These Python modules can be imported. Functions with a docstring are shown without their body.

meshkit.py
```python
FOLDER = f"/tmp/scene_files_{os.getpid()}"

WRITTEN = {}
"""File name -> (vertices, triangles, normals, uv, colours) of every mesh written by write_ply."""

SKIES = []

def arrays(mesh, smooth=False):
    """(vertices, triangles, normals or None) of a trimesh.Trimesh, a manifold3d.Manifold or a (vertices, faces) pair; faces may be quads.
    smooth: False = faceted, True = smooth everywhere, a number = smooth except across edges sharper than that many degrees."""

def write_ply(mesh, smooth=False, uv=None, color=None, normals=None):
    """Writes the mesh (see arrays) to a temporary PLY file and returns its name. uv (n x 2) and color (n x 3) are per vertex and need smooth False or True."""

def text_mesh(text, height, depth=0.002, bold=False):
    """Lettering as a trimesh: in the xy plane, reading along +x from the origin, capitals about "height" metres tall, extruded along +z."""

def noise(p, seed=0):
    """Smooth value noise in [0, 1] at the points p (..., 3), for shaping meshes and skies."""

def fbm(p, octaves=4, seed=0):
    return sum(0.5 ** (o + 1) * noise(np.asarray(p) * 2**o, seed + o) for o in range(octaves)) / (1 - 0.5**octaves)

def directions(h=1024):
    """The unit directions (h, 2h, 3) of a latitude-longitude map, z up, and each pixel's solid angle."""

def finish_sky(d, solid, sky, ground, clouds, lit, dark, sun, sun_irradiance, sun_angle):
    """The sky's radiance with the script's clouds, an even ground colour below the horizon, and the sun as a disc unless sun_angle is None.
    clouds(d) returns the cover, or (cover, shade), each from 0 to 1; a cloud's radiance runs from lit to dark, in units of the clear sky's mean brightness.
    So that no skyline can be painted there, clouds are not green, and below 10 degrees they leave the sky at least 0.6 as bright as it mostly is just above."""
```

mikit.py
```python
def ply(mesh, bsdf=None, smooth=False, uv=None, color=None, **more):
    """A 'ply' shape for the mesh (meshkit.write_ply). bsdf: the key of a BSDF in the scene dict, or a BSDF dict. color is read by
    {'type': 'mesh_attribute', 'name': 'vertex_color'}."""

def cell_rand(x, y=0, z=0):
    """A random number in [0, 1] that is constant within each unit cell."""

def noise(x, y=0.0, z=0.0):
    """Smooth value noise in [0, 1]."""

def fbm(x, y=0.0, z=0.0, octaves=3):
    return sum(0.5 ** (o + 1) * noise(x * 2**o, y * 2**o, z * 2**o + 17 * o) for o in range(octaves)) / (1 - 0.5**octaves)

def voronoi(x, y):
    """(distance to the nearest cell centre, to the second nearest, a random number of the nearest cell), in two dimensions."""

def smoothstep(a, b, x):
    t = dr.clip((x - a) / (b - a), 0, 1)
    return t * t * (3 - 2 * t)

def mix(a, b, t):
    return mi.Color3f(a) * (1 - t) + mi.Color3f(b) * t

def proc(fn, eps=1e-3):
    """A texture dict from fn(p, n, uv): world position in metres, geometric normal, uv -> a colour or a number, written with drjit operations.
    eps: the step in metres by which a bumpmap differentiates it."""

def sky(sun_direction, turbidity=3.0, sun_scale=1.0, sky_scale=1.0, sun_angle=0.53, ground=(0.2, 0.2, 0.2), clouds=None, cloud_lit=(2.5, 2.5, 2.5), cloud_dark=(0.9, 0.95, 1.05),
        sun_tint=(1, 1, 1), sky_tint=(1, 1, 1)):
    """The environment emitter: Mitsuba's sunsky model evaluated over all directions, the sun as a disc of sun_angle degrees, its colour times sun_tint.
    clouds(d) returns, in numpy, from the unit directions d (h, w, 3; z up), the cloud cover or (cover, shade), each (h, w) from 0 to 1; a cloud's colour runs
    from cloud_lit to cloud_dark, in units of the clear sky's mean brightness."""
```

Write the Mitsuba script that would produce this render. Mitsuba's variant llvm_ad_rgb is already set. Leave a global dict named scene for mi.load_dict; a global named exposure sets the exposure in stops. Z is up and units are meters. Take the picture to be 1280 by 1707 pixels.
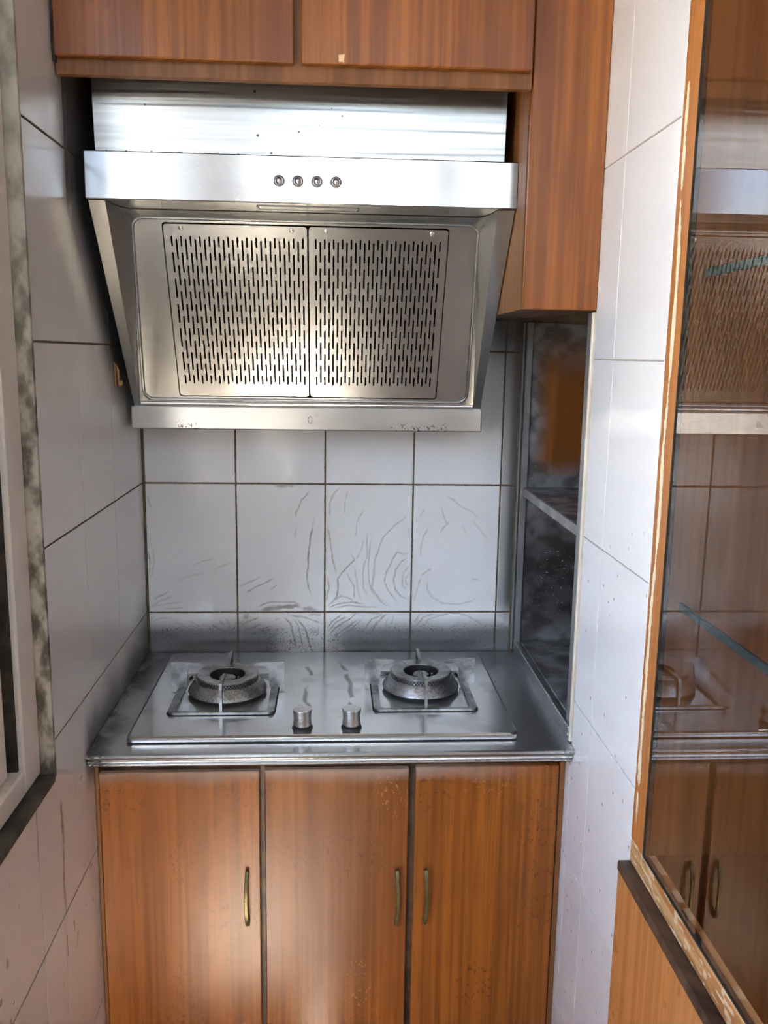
import math
import numpy as np
import trimesh
import manifold3d as m3
import mitsuba as mi
import drjit as dr
import mikit
import meshkit
from shapely.geometry import Polygon, box as sbox
from shapely.affinity import translate as stranslate
from mikit import noise, fbm, voronoi, cell_rand, smoothstep, mix

scene, labels = {}, {}
T = mi.ScalarTransform4f

# ------------------------------------------------------------------ camera, sky, sun, exposure
exposure = 0.85
CAM = [0.423, -1.9541, 1.4778]
FWD = [0.0587077, 0.9825372, -0.1765618]
UP = [-0.0049613, 0.1771519, 0.9841710]
scene['camera'] = {
    'type': 'perspective', 'fov': 47.504, 'fov_axis': 'x', 'near_clip': 0.02, 'far_clip': 500.0,
    'to_world': T().look_at(origin=CAM, target=[CAM[i] + FWD[i] for i in range(3)], up=UP)}


def clouds(d):
    el = d[..., 2]
    n = meshkit.fbm(np.stack([d[..., 0] * 2.2, d[..., 1] * 2.2, el * 4.0], -1), 4, seed=5)
    cover = np.clip((n - 0.44) / 0.16, 0, 1)
    shade = np.clip((n - 0.55) / 0.3, 0, 1) * 0.6
    return cover, shade


SUN = np.array([-0.02, -0.68, 0.73])
SUN = SUN / np.linalg.norm(SUN)
scene['sky'] = mikit.sky(SUN.tolist(), turbidity=3.0, sun_scale=0.0, sky_scale=22.0, ground=(0.32, 0.30, 0.27),
                         clouds=clouds, cloud_lit=(1.8, 1.78, 1.72), cloud_dark=(0.9, 0.95, 1.05))
scene['sun'] = {'type': 'directional', 'direction': (-SUN).tolist(), 'irradiance': {'type': 'rgb', 'value': [80.0, 70.0, 57.0]}}

# ------------------------------------------------------------------ key dimensions (metres)
W = 0.854            # the right tiled wall
ZT = 0.795           # worktop surface
Z0 = 1.49            # a horizontal joint of the tiles
XJ = 0.2056          # first vertical joint of the back wall
REAR = -3.3
CEIL = 3.10


# ------------------------------------------------------------------ helpers
def numbered(key):
    if key not in scene and key not in TAKEN:
        TAKEN.add(key)
        return key
    i = 1
    while f'{key}_{i:03d}' in scene or f'{key}_{i:03d}' in TAKEN:
        i += 1
    TAKEN.add(f'{key}_{i:03d}')
    return f'{key}_{i:03d}'


TAKEN = set()


def add(key, mesh, bsdf, smooth=False, label=None, category=None, group=None, kind=None, **kw):
    key = numbered(key)
    scene[key] = mikit.ply(mesh, bsdf, smooth=smooth, **kw)
    tag(key, label, category, group, kind)
    return key


def tag(key, label=None, category=None, group=None, kind=None):
    e = {}
    if label:
        e['label'] = label
    if category:
        e['category'] = category
    if group:
        e['group'] = group
    if kind:
        e['kind'] = kind
    if e:
        labels[key] = e


def thing(key, label, category, group=None, kind=None):
    key = numbered(key)
    tag(key, label, category, group, kind)
    return key


def bx(x0, x1, y0, y1, z0, z1, c=0.001):
    """A box with chamfered edges."""
    c = min(c, (x1 - x0) * .45, (y1 - y0) * .45, (z1 - z0) * .45)
    if c <= 0:
        m = trimesh.creation.box((x1 - x0, y1 - y0, z1 - z0))
        m.apply_translation(((x0 + x1) / 2, (y0 + y1) / 2, (z0 + z1) / 2))
        return m
    pts = []
    for sx in (0, 1):
        for sy in (0, 1):
            for sz in (0, 1):
                X, Y, Z = (x0, x1)[sx], (y0, y1)[sy], (z0, z1)[sz]
                dx, dy, dz = (c, -c)[sx], (c, -c)[sy], (c, -c)[sz]
                pts += [(X, Y + dy, Z + dz), (X + dx, Y, Z + dz), (X + dx, Y + dy, Z)]
    return trimesh.convex.convex_hull(np.array(pts))


def cat(*ms):
    return trimesh.util.concatenate(list(ms))


def man(mesh):
    return m3.Manifold(m3.Mesh(np.asarray(mesh.vertices, np.float32), np.asarray(mesh.faces, np.uint32)))


def unman(m):
    k = m.to_mesh()
    return trimesh.Trimesh(k.vert_properties[:, :3].astype(float), k.tri_verts, process=True)


def rrect(x0, x1, y0, y1, r, seg=6):
    return sbox(x0 + r, y0 + r, x1 - r, y1 - r).buffer(r, quad_segs=seg)


def extrude(poly, h):
    return trimesh.creation.extrude_polygon(poly, h, engine='earcut')


def lathe(profile, at, n=64):
    m = trimesh.creation.revolve(np.array(profile, float), sections=n)
    m.apply_translation(at)
    return m


def frame_matrix(o, u, v, n):
    M = np.eye(4)
    M[:3, 0], M[:3, 1], M[:3, 2], M[:3, 3] = u, v, n, o
    return M


def tubes(pts, r, sides=10, closed=False):
    """A round bar along a polyline."""
    p = np.asarray(pts, float)
    ms = []
    k = len(p)
    for i in range(k if closed else k - 1):
        a, b = p[i], p[(i + 1) % k]
        ms.append(m3.Manifold.batch_hull([m3.Manifold.sphere(r, sides).translate(a.tolist()), m3.Manifold.sphere(r, sides).translate(b.tolist())]))
    return m3.Manifold.batch_boolean(ms, m3.OpType.Add)


def prism_x(poly, x0, x1):
    """Extrude a (y, z) polygon along x."""
    m = extrude(Polygon(poly), x1 - x0)
    M = np.array([[0, 0, 1, x0], [1, 0, 0, 0], [0, 1, 0, 0], [0, 0, 0, 1.0]])
    m.apply_transform(M)
    return m


def prism_y(poly, y0, y1):
    """Extrude an (x, z) polygon along y."""
    m = extrude(Polygon(poly), y1 - y0)
    M = np.array([[1, 0, 0, 0], [0, 0, -1, y1], [0, 1, 0, 0], [0, 0, 0, 1.0]])
    m.apply_transform(M)
    return m


# ------------------------------------------------------------------ materials
def two(b):
    return {'type': 'twosided', 'bsdf': b}


def rgb(*c):
    return {'type': 'rgb', 'value': list(c)}


def F(x):
    return mi.Float(x)


# --- glazed tiles, each wall with its own marks
def glazed(col, rough=0.13):
    return {'type': 'principled', 'base_color': col, 'roughness': rough, 'specular': 0.5}


SILVER = {'type': 'principled', 'base_color': rgb(.075, .077, .083), 'metallic': .5, 'roughness': .40}
DARK_SILVER = {'type': 'principled', 'base_color': rgb(.22, .225, .235), 'metallic': .8, 'roughness': .45}


def back_tile_color(p, n, uv):
    return mix((.78, .77, .765), (.82, .82, .82), fbm(p.x * 3, p.z * 3, 0.3))


# wiped grease streaks on the tiles behind the hob: (x, z) points in tenths of a millimetre, then strength
STREAKS = """4385,11839 4228,11643 4159,11430 4171,11126 0.45
4577,11787 4510,11467 4477,11181 0.3
4116,10965 4181,10569 4236,10134 4326,9805 0.65
4624,10317 4732,10153 4627,10025 4433,9842 4355,9695 4356,9511 4347,9308 4241,9142 4116,9049 0.75
4745,10643 4777,11004 4950,11327 0.3
5957,11296 5872,11116 5592,10899 5383,10681 5280,10391 5196,10099 5182,9769 5150,9474 5333,9215 5551,9066 0.5
5026,10897 5022,10572 5033,10281 4964,10062 4932,9769 4953,9474 5082,9215 0.4
4750,10135 4873,10317 4958,10644 0.35
5134,10753 5085,10427 5053,10062 5077,9622 5151,9400 5407,9103 5625,8991 0.45
5245,10391 5197,9989 5219,9696 0.35
6030,10338 5888,10283 5709,10337 5605,10136 5467,9843 5435,9622 5509,9437 5767,9103 0.55
5997,10210 5820,10100 5681,9916 5649,9659 5689,9437 5836,9270 6036,9196 0.55
6036,10064 5861,9843 5849,9548 5960,9400 0.4
6032,9917 5918,9696 5957,9511 0.35
4539,9879 4648,9659 4738,9511 4741,9178 0.45
4734,9989 4791,9622 4829,9363 4921,9141 0.35
4131,9732 4150,9474 4098,9142 0.55
4098,9031 4294,9216 4436,9290 4616,9234 4760,9141 0.55
4116,8994 4402,9105 4688,9141 4975,9085 0.8
4224,8975 4545,9060 4976,9029 5336,9010 0.55
4136,8546 4261,8695 4439,8844 0.9
4136,8452 4333,8658 4583,8788 0.9
4137,8359 4298,8508 4620,8713 4798,8881 0.9
4209,8246 4442,8433 4818,8713 0.8
4299,8226 4694,8507 4943,8750 0.7
4982,8506 5160,8731 5411,8842 0.7
5128,8412 5269,8655 5518,8879 0.7
4619,8844 4978,8888 5410,8872 0.65
5452,8505 5520,8767 0.35
5595,8579 5663,8842 0.35
6800,11641 6998,11553 7144,11410 7434,11268 7620,11088 0.3
7441,11087 7666,10798 7816,10617 0.25
6445,10938 6325,10721 6260,10466 6276,10211 0.35
6523,9954 6399,9862 6276,9770 0.45
6276,9751 6192,9474 6127,9140 0.35
6437,9770 6427,9474 6559,9251 6779,9120 7144,9082 7505,9157 7645,9325 0.35
6922,11085 6767,10904 6681,10758 0.35
6717,11408 6778,11156 6836,10976 0.3
6328,11352 6226,11154 0.35
6140,8540 6353,8765 6604,8877 0.45
6251,8465 6499,8727 6968,8877 7333,8838 7668,8649 7823,8422 0.4
6138,8653 6279,8840 0.4
7194,10978 7308,10761 0.2
7451,9697 7633,9678 0.3
3710,11764 3535,11533 3395,11248 3388,11105 0.55
3832,11107 3745,10784 3692,10423 3675,9987 3646,9695 3692,9475 3746,9290 0.9
3430,10926 3359,10639 0.25
2067,9511 2403,9639 2615,9767 0.4
2223,9365 2578,9548 2897,9731 0.55
2789,9420 2966,9548 0.45
2466,9015 2822,9143 3070,9143 3354,9143 3514,9069 0.6
2536,8922 2821,8977 3105,9014 3390,9050 3532,8995 1.8
3532,8995 3889,8938 1.7
3104,8810 3264,8623 3316,8399 3370,8174 3394,7985 0.8
3318,8772 3442,8585 3495,8323 3549,8060 0.7
3389,8772 3603,8510 3675,8248 3765,7946 0.95
3246,8809 3603,8771 3997,8621 0.6
3693,8341 3782,8454 3926,8397 0.65
2908,8699 3015,8773 0.45
3710,8846 3996,8826 0.55
2142,8570 2250,8682 2570,8755 0.65
2176,8459 2390,8514 2604,8625 0.65
2317,8327 2567,8476 2836,8587 0.6
2459,8327 2638,8438 2853,8531 0.55
2708,8251 2923,8363 0.65
2090,8682 2213,8552 0.45
2181,8812 2322,8793 1.5
150,9183 258,9293 541,9402 0.5
40,9000 325,9183 607,9292 0.35
146,9037 498,9109 814,9164 0.35
388,8963 635,8999 846,9028 0.45
1043,9984 1290,10111 1570,10183 0.25
651,9621 1003,9766 1319,9839 0.25
1494,9876 1777,10021 1988,10130 0.25
49,10378 108,10055 64,9766 0.6
189,10414 195,10055 97,9693 0.35
89,11618 166,11337 0.45
557,8741 834,8556 1078,8443 0.35
943,8703 1186,8555 0.35
1435,8628 1610,8516 1785,8404 0.65
1631,8702 1753,8590 0.65
1756,8813 1894,8553 1962,8366 0.35
99,8669 277,8760 558,8778 0.35
658,8556 866,8426 0.35
2929,11871 3362,11874 1.7"""


def streak_amount(x, z):
    """How much grease lies at the points (x, z) of the back wall."""
    out = np.zeros(len(x))
    P = np.stack([x, 0 * x, z], -1)
    wob = (meshkit.noise(P * 60, 1) - .5) * .0022
    for k, row in enumerate(STREAKS.split('\n')):
        *pts, a = row.split()
        a = float(a)
        q = np.array([[float(c) for c in t.split(',')] for t in pts]) * 1e-4
        wide = .0044 if a > 1 else .0015
        a = min(a - 1 if a > 1 else a, 1)
        lo, hi = q.min(0) - .012, q.max(0) + .012
        sel = np.nonzero((x > lo[0]) & (x < hi[0]) & (z > lo[1]) & (z < hi[1]))[0]
        if not len(sel):
            continue
        xy = np.stack([x[sel] + wob[sel], z[sel] - wob[sel]], -1)
        seg = np.linalg.norm(np.diff(q, axis=0), axis=1)
        run = np.r_[0, np.cumsum(seg)] / seg.sum()
        best, at = np.full(len(sel), 9.0), np.zeros(len(sel))
        for m in range(len(q) - 1):
            d = q[m + 1] - q[m]
            t = np.clip(((xy - q[m]) @ d) / (d @ d), 0, 1)
            dist = np.linalg.norm(xy - q[m] - t[:, None] * d, axis=1)
            near = dist < best
            best, at = np.where(near, dist, best), np.where(near, run[m] + t * (run[m + 1] - run[m]), at)
        taper = np.clip(np.minimum(at, 1 - at) * 7, .25, 1)
        w = wide * (.55 + .9 * meshkit.noise(P[sel] * 130, k)) * (.5 + .5 * taper)
        out[sel] = np.maximum(out[sel], a * taper * np.clip(1.6 - best / w, 0, 1) * (.65 + .35 * meshkit.noise(P[sel] * 90, k + 7)))
    return out


def streaked_tile(x0, x1, z0, z1):
    """A tile with a fine front face, coloured by its grease streaks."""
    c, step = .0008, .0017
    nx, nz = max(2, int((x1 - x0) / step)), max(2, int((z1 - z0) / step))
    X, Z = np.meshgrid(np.linspace(x0 + c, x1 - c, nx), np.linspace(z0 + c, z1 - c, nz))
    v = np.stack([X.ravel(), np.zeros(X.size), Z.ravel()], -1)
    a = (np.arange(nz - 1)[:, None] * nx + np.arange(nx - 1)).ravel()
    f = np.vstack([np.stack([a, a + 1, a + nx + 1], -1), np.stack([a, a + nx + 1, a + nx], -1)])
    rim = [(x0 + c, z0 + c), (x1 - c, z0 + c), (x1 - c, z1 - c), (x0 + c, z1 - c)]
    out = [(x0, z0), (x1, z0), (x1, z1), (x0, z1)]
    ex = [[p[0], 0, p[1]] for p in rim] + [[p[0], c, p[1]] for p in out] + [[p[0], .006, p[1]] for p in out]
    b = len(v)
    for k in range(4):
        m = (k + 1) % 4
        for o in (0, 4):
            f = np.vstack([f, [[b + o + m, b + o + k, b + o + 4 + k], [b + o + m, b + o + 4 + k, b + o + 4 + m]]])
    f = np.vstack([f, [[b + 8, b + 10, b + 9], [b + 8, b + 11, b + 10]]])
    v = np.vstack([v, ex])
    tone = meshkit.fbm(v * 3, 3)[:, None]
    base = np.array([.78, .77, .765]) * (1 - tone) + np.array([.82, .82, .82]) * tone
    g = streak_amount(v[:, 0], v[:, 2])[:, None] * .93
    film = (.10 * np.clip((meshkit.fbm(v * 14, 4, seed=9) - .5) * 4, 0, 1) * np.clip((1.1 - v[:, 2]) / .12, 0, 1))[:, None]
    base = base * (1 - film) + np.array([.50, .47, .36]) * film
    brown = np.array([.115, .078, .034])
    return trimesh.Trimesh(v, f, process=False), base * (1 - g) + brown * g


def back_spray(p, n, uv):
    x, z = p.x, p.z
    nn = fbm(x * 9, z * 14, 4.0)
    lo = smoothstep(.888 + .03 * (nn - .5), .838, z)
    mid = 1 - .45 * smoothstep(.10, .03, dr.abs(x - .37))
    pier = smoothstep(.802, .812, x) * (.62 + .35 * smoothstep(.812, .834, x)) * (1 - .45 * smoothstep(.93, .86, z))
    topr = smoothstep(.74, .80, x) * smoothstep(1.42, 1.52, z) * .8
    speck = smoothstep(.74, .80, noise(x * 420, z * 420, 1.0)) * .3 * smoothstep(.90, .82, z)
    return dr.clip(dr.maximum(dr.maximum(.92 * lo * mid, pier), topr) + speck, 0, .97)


def left_tile_color(p, n, uv):
    y, z = p.y, p.z
    base = mix((.50, .465, .43), (.56, .525, .495), fbm(y * 4, z * 3, 1.0))  # base toned darker than the other walls, for this wall's dimmer light
    # brown run beside the joint below the sill
    d = y + .660 + .010 * (noise(z * 14, 0, 3.0) - .5) + (.78 - z) * .02
    run = smoothstep(.0075, .003, dr.abs(d) + .004 * (noise(z * 90, y * 90, 2.0) - .3)) * smoothstep(.79, .77, z) * smoothstep(.56, .64, z)
    run2 = smoothstep(.0035, .0, dr.abs(y + .771)) * smoothstep(.84, .82, z) * smoothstep(.70, .76, z)
    speck = smoothstep(.90, .94, noise(y * 75, z * 60, 8.0)) * smoothstep(.85, .7, z) * smoothstep(.6, .8, noise(y * 9, z * 9, 4.0))
    base = mix(base, (.13, .085, .055), dr.clip(.8 * run + .7 * run2 + .7 * speck, 0, .9))
    grime = smoothstep(.55, .8, fbm(y * 16, z * 10, 5.0)) * smoothstep(1.85, 2.0, z)
    return mix(base, (.30, .25, .19), .5 * grime)


def left_spray_and_tone(p, n, uv):
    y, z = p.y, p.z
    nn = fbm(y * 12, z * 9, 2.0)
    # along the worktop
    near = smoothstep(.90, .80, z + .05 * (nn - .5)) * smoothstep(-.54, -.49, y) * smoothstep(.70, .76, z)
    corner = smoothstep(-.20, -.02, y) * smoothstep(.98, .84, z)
    # darker towards the hood: its outline runs from the visor down and back to the wall
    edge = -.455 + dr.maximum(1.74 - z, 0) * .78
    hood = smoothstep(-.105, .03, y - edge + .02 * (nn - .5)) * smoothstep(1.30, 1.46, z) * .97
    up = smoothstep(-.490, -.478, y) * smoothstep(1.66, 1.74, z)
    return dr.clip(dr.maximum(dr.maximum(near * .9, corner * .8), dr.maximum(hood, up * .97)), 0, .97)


def right_tile_color(p, n, uv):
    y, z = p.y, p.z
    base = mix((.71, .71, .712), (.755, .755, .758), fbm(y * 4, z * 3, 1.0))
    d1, d2, r = voronoi(y * 22, z * 22)
    speck = smoothstep(.075, .03, d1) * smoothstep(.62, .68, r) * smoothstep(1.35, 1.1, z)
    return mix(base, (.16, .13, .10), .75 * speck)


def glaze_bump(p, n, uv):
    return fbm(p.x * 9 + p.y * 9, p.z * 9, p.y * 3, octaves=2)


BUMP = .0022
scene['tile_back_glaze'] = two({'type': 'blendbsdf', 'weight': mikit.proc(back_spray),
                                'a': {'type': 'bumpmap', 'scale': BUMP, 't': mikit.proc(glaze_bump), 'b': glazed(mikit.proc(back_tile_color))}, 'b': SILVER})
scene['tile_back_streaked'] = two({'type': 'blendbsdf', 'weight': mikit.proc(back_spray),
                                   'a': {'type': 'bumpmap', 'scale': BUMP, 't': mikit.proc(glaze_bump), 'b': glazed({'type': 'mesh_attribute', 'name': 'vertex_color'})}, 'b': SILVER})
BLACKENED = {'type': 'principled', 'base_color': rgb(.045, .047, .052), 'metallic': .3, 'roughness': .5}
scene['tile_left_glaze'] = two({'type': 'blendbsdf', 'weight': mikit.proc(left_spray_and_tone),
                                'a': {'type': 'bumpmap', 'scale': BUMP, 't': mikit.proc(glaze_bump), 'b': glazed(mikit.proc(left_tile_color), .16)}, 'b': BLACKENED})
scene['tile_right_glaze'] = two({'type': 'bumpmap', 'scale': BUMP, 't': mikit.proc(glaze_bump), 'b': glazed(mikit.proc(right_tile_color), .11)})


def grout_color(p, n, uv):
    x, y, z = p.x, p.y, p.z
    row = (z - (Z0 - .0136 * smoothstep(.5, .8, x) * smoothstep(-.05, -.3, y))) / .3
    d = dr.abs(row - dr.floor(row + .5)) * .3
    onback = smoothstep(-.02, -.005, y)
    dark = dr.maximum(smoothstep(.016, .010, d), onback)
    dirt = mix((.055, .038, .026), (.16, .125, .09), fbm(x * 30 + y * 30, z * 30, 1.0))
    return mix((.62, .60, .57), dirt, dark * (1 - .45 * smoothstep(.6, .8, x) * (1 - onback)))


scene['grout'] = two({'type': 'diffuse', 'reflectance': mikit.proc(grout_color)})


# --- wood
def wood_grain(p, ax=1.0):
    h = p.x + p.y * 1.31
    w = .06 * fbm(h * 6, p.z * 1.2, 2.0)
    g = .45 * fbm((h + w * .25) * 38, p.z * 1.2, 5.0, octaves=3) + .55 * fbm((h + w * .12) * 150, p.z * 2.6, 8.0, octaves=3)
    fine = noise(h * 420, p.z * 14, 9.0)
    return g, fine


def specks(p, f, lo, hi):
    h = p.x + p.y
    q = noise(h * f * 2.2, p.z * f * 1.5, 4.0) + .35 * (noise(h * f * 5, p.z * f * 4, 8.0) - .5)
    return smoothstep(lo, hi, q) * smoothstep(.45, .75, noise(h * 9, p.z * 7, 6.0))


def door_wood(p, n, uv):
    g, fine = wood_grain(p)
    c = mix((.135, .038, .0065), (.250, .082, .0125), smoothstep(.24, .76, g))
    c = mix(c, (.095, .026, .007), .5 * smoothstep(.42, .68, fbm(p.x * 6, p.z * 2, 3.0)))
    c = mix(c, (.10, .028, .008), .35 * smoothstep(.62, .9, fine))
    low = smoothstep(1.2, .8, p.z)
    c = mix(c, (.07, .018, .01), .75 * specks(p, 110, .80, .88) * low)
    c = mix(c, (.66, .38, .16), .5 * specks(p + mi.Vector3f(.31, 0, .17), 130, .82, .9) * low * .6 * smoothstep(.5, .7, noise(p.x * 5, p.z * 4, 1.0)))
    chip = smoothstep(.0050, .0035, dr.maximum(dr.abs(p.x - .4330), dr.abs(p.z - 1.9195) * .8) + .0024 * (noise(p.x * 300, p.z * 300) - .5)) * smoothstep(-.52, -.525, p.y)
    c = mix(c, (.62, .42, .22), .9 * chip)
    # silver overspray along the top of the base doors
    sp = smoothstep(.708, .741, p.z + .022 * (fbm(p.x * 16, p.z * 16, 1.0) - .5)) * smoothstep(.76, .75, p.z) * smoothstep(.86, .55, p.x)
    return mix(c, (.40, .36, .33), .55 * sp)


def pale_wood(p, n, uv):
    g, fine = wood_grain(p)
    c = mix((.27, .108, .032), (.35, .155, .052), smoothstep(.28, .75, g))
    return mix(c, (.2, .07, .02), .6 * specks(p, 26, .86, .9))


def frame_wood(p, n, uv):
    g, fine = wood_grain(p)
    c = mix((.26, .095, .024), (.34, .132, .036), smoothstep(.28, .75, g))
    d = dr.abs(p.y + .850 + .014 * (fbm(p.z * 7, 1.0, octaves=4) - .5))
    wdt = .0068 * smoothstep(.42, .60, fbm(p.z * 9, 3.0, octaves=4) + .22 * smoothstep(1.72, 1.5, p.z)) * (.5 + .5 * noise(p.z * 40, 5.0))
    chip = smoothstep(wdt + .0002, wdt * .75, d + .002 * (noise(p.z * 260, p.y * 260) - .5)) * smoothstep(.82, .88, p.z) * smoothstep(.001, .002, wdt)
    edge = smoothstep(-.8375, -.835, p.y + .004 * (noise(p.z * 70, 2.0) - .5)) * smoothstep(.85, .9, p.z)
    edge = edge * smoothstep(.3, .5, noise(p.z * 16, 7.0))
    return mix(c, (.66, .58, .40), dr.clip(chip + .6 * edge, 0, .95))


def rail_wood(p, n, uv):
    g = fbm(p.y * 6, p.z * 120, 5.0, octaves=4)
    c = mix((.27, .115, .038), (.48, .28, .12), smoothstep(.3, .7, g))
    return mix(c, (.75, .6, .4), .5 * smoothstep(.62, .8, noise(p.y * 90, p.z * 200, 3.0)))


def case_wood(p, n, uv):
    g, fine = wood_grain(p)
    c = mix((.105, .040, .012), (.165, .068, .021), smoothstep(.25, .75, g))
    return mix(c, (.12, .055, .025), .3 * smoothstep(.6, .9, fine))


def edge_wood(p, n, uv):
    g = fbm(p.x * 30 + p.y * 30, p.z * 30, 5.0)
    return mix((.020, .011, .007), (.062, .033, .020), smoothstep(.3, .7, g))


scene['door_varnish'] = two({'type': 'principled', 'base_color': mikit.proc(door_wood), 'roughness': .32, 'specular': .32})
scene['pale_varnish'] = two({'type': 'principled', 'base_color': mikit.proc(pale_wood), 'roughness': .42, 'specular': .4})
scene['frame_varnish'] = two({'type': 'principled', 'base_color': mikit.proc(frame_wood), 'roughness': .45, 'specular': .4})
scene['rail_varnish'] = two({'type': 'principled', 'base_color': mikit.proc(rail_wood), 'roughness': .5, 'specular': .4})
scene['case_veneer'] = two({'type': 'principled', 'base_color': mikit.proc(case_wood), 'roughness': .5, 'specular': .3})
scene['dark_edge_wood'] = two({'type': 'principled', 'base_color': mikit.proc(edge_wood), 'roughness': .5, 'specular': .4})


# --- metal and silver paint
DRIPS = ((.0451, 1.8045, .0020), (.0784, 1.8050, .0022), (.1195, 1.8045, .0026), (.1657, 1.8030, .0046), (.1716, 1.8012, .0040), (.1600, 1.8005, .0030),
         (.2151, 1.8034, .0026), (.2627, 1.8047, .0028), (.2656, 1.8010, .0028), (.2736, 1.8040, .0020), (.3174, 1.8081, .0022), (.2916, 1.9020, .0022),
         (.2958, 1.8349, .0028), (.1121, 1.8771, .0020), (.4182, 1.8798, .0018), (.4352, 1.8691, .0018), (.3974, 1.8538, .0018), (.3635, 1.8425, .0018))


def plate_color(p, n, uv):
    x, z = p.x, p.z
    b = noise(x * 3, z * 260, 1.0)
    c = mix((.36, .365, .37), (.50, .50, .50), b)
    sp = F(0)
    for sx, sz, sr in DRIPS:
        d = dr.sqrt(dr.square(x - sx) + dr.square((z - sz) * 1.1)) + .0016 * (noise(x * 500, z * 500, 2.0) - .5)
        sp = dr.maximum(sp, smoothstep(sr * 1.05, sr * .6, d))
    low = smoothstep(.0045, .001, dr.abs(z - 1.799)) * smoothstep(.35, .6, noise(x * 70, 1.0)) * smoothstep(.42, .38, x)
    return mix(c, (.03, .03, .032), dr.clip(.9 * sp + low, 0, .95))


def plate_bump(p, n, uv):
    return noise(p.x * 3 + .4 * p.z * 100 * .02, p.z * 190 + 1.5 * noise(p.x * 4, p.z * 30, 2.0), 1.0)


scene['brushed_steel'] = two({'type': 'bumpmap', 'scale': .00030, 't': mikit.proc(plate_bump, 5e-4),
                              'b': {'type': 'principled', 'base_color': mikit.proc(plate_color), 'metallic': 1.0, 'roughness': .27}})


def visor_color(p, n, uv):
    c = mix((.36, .365, .375), (.42, .425, .43), fbm(p.x * 8, p.z * 30, 2.0))
    v = fbm(p.x * 30, p.z * 40, 3.0)
    g = dr.abs(v * 9 - dr.floor(v * 9) - .5)
    return mix(c, (.5, .5, .5), .35 * (1 - smoothstep(.03, .07, g)) * smoothstep(.56, .66, noise(p.x * 9, p.z * 14, 8.0)))


scene['visor_steel'] = two({'type': 'principled', 'base_color': mikit.proc(visor_color), 'metallic': 1.0, 'roughness': .17})


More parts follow.
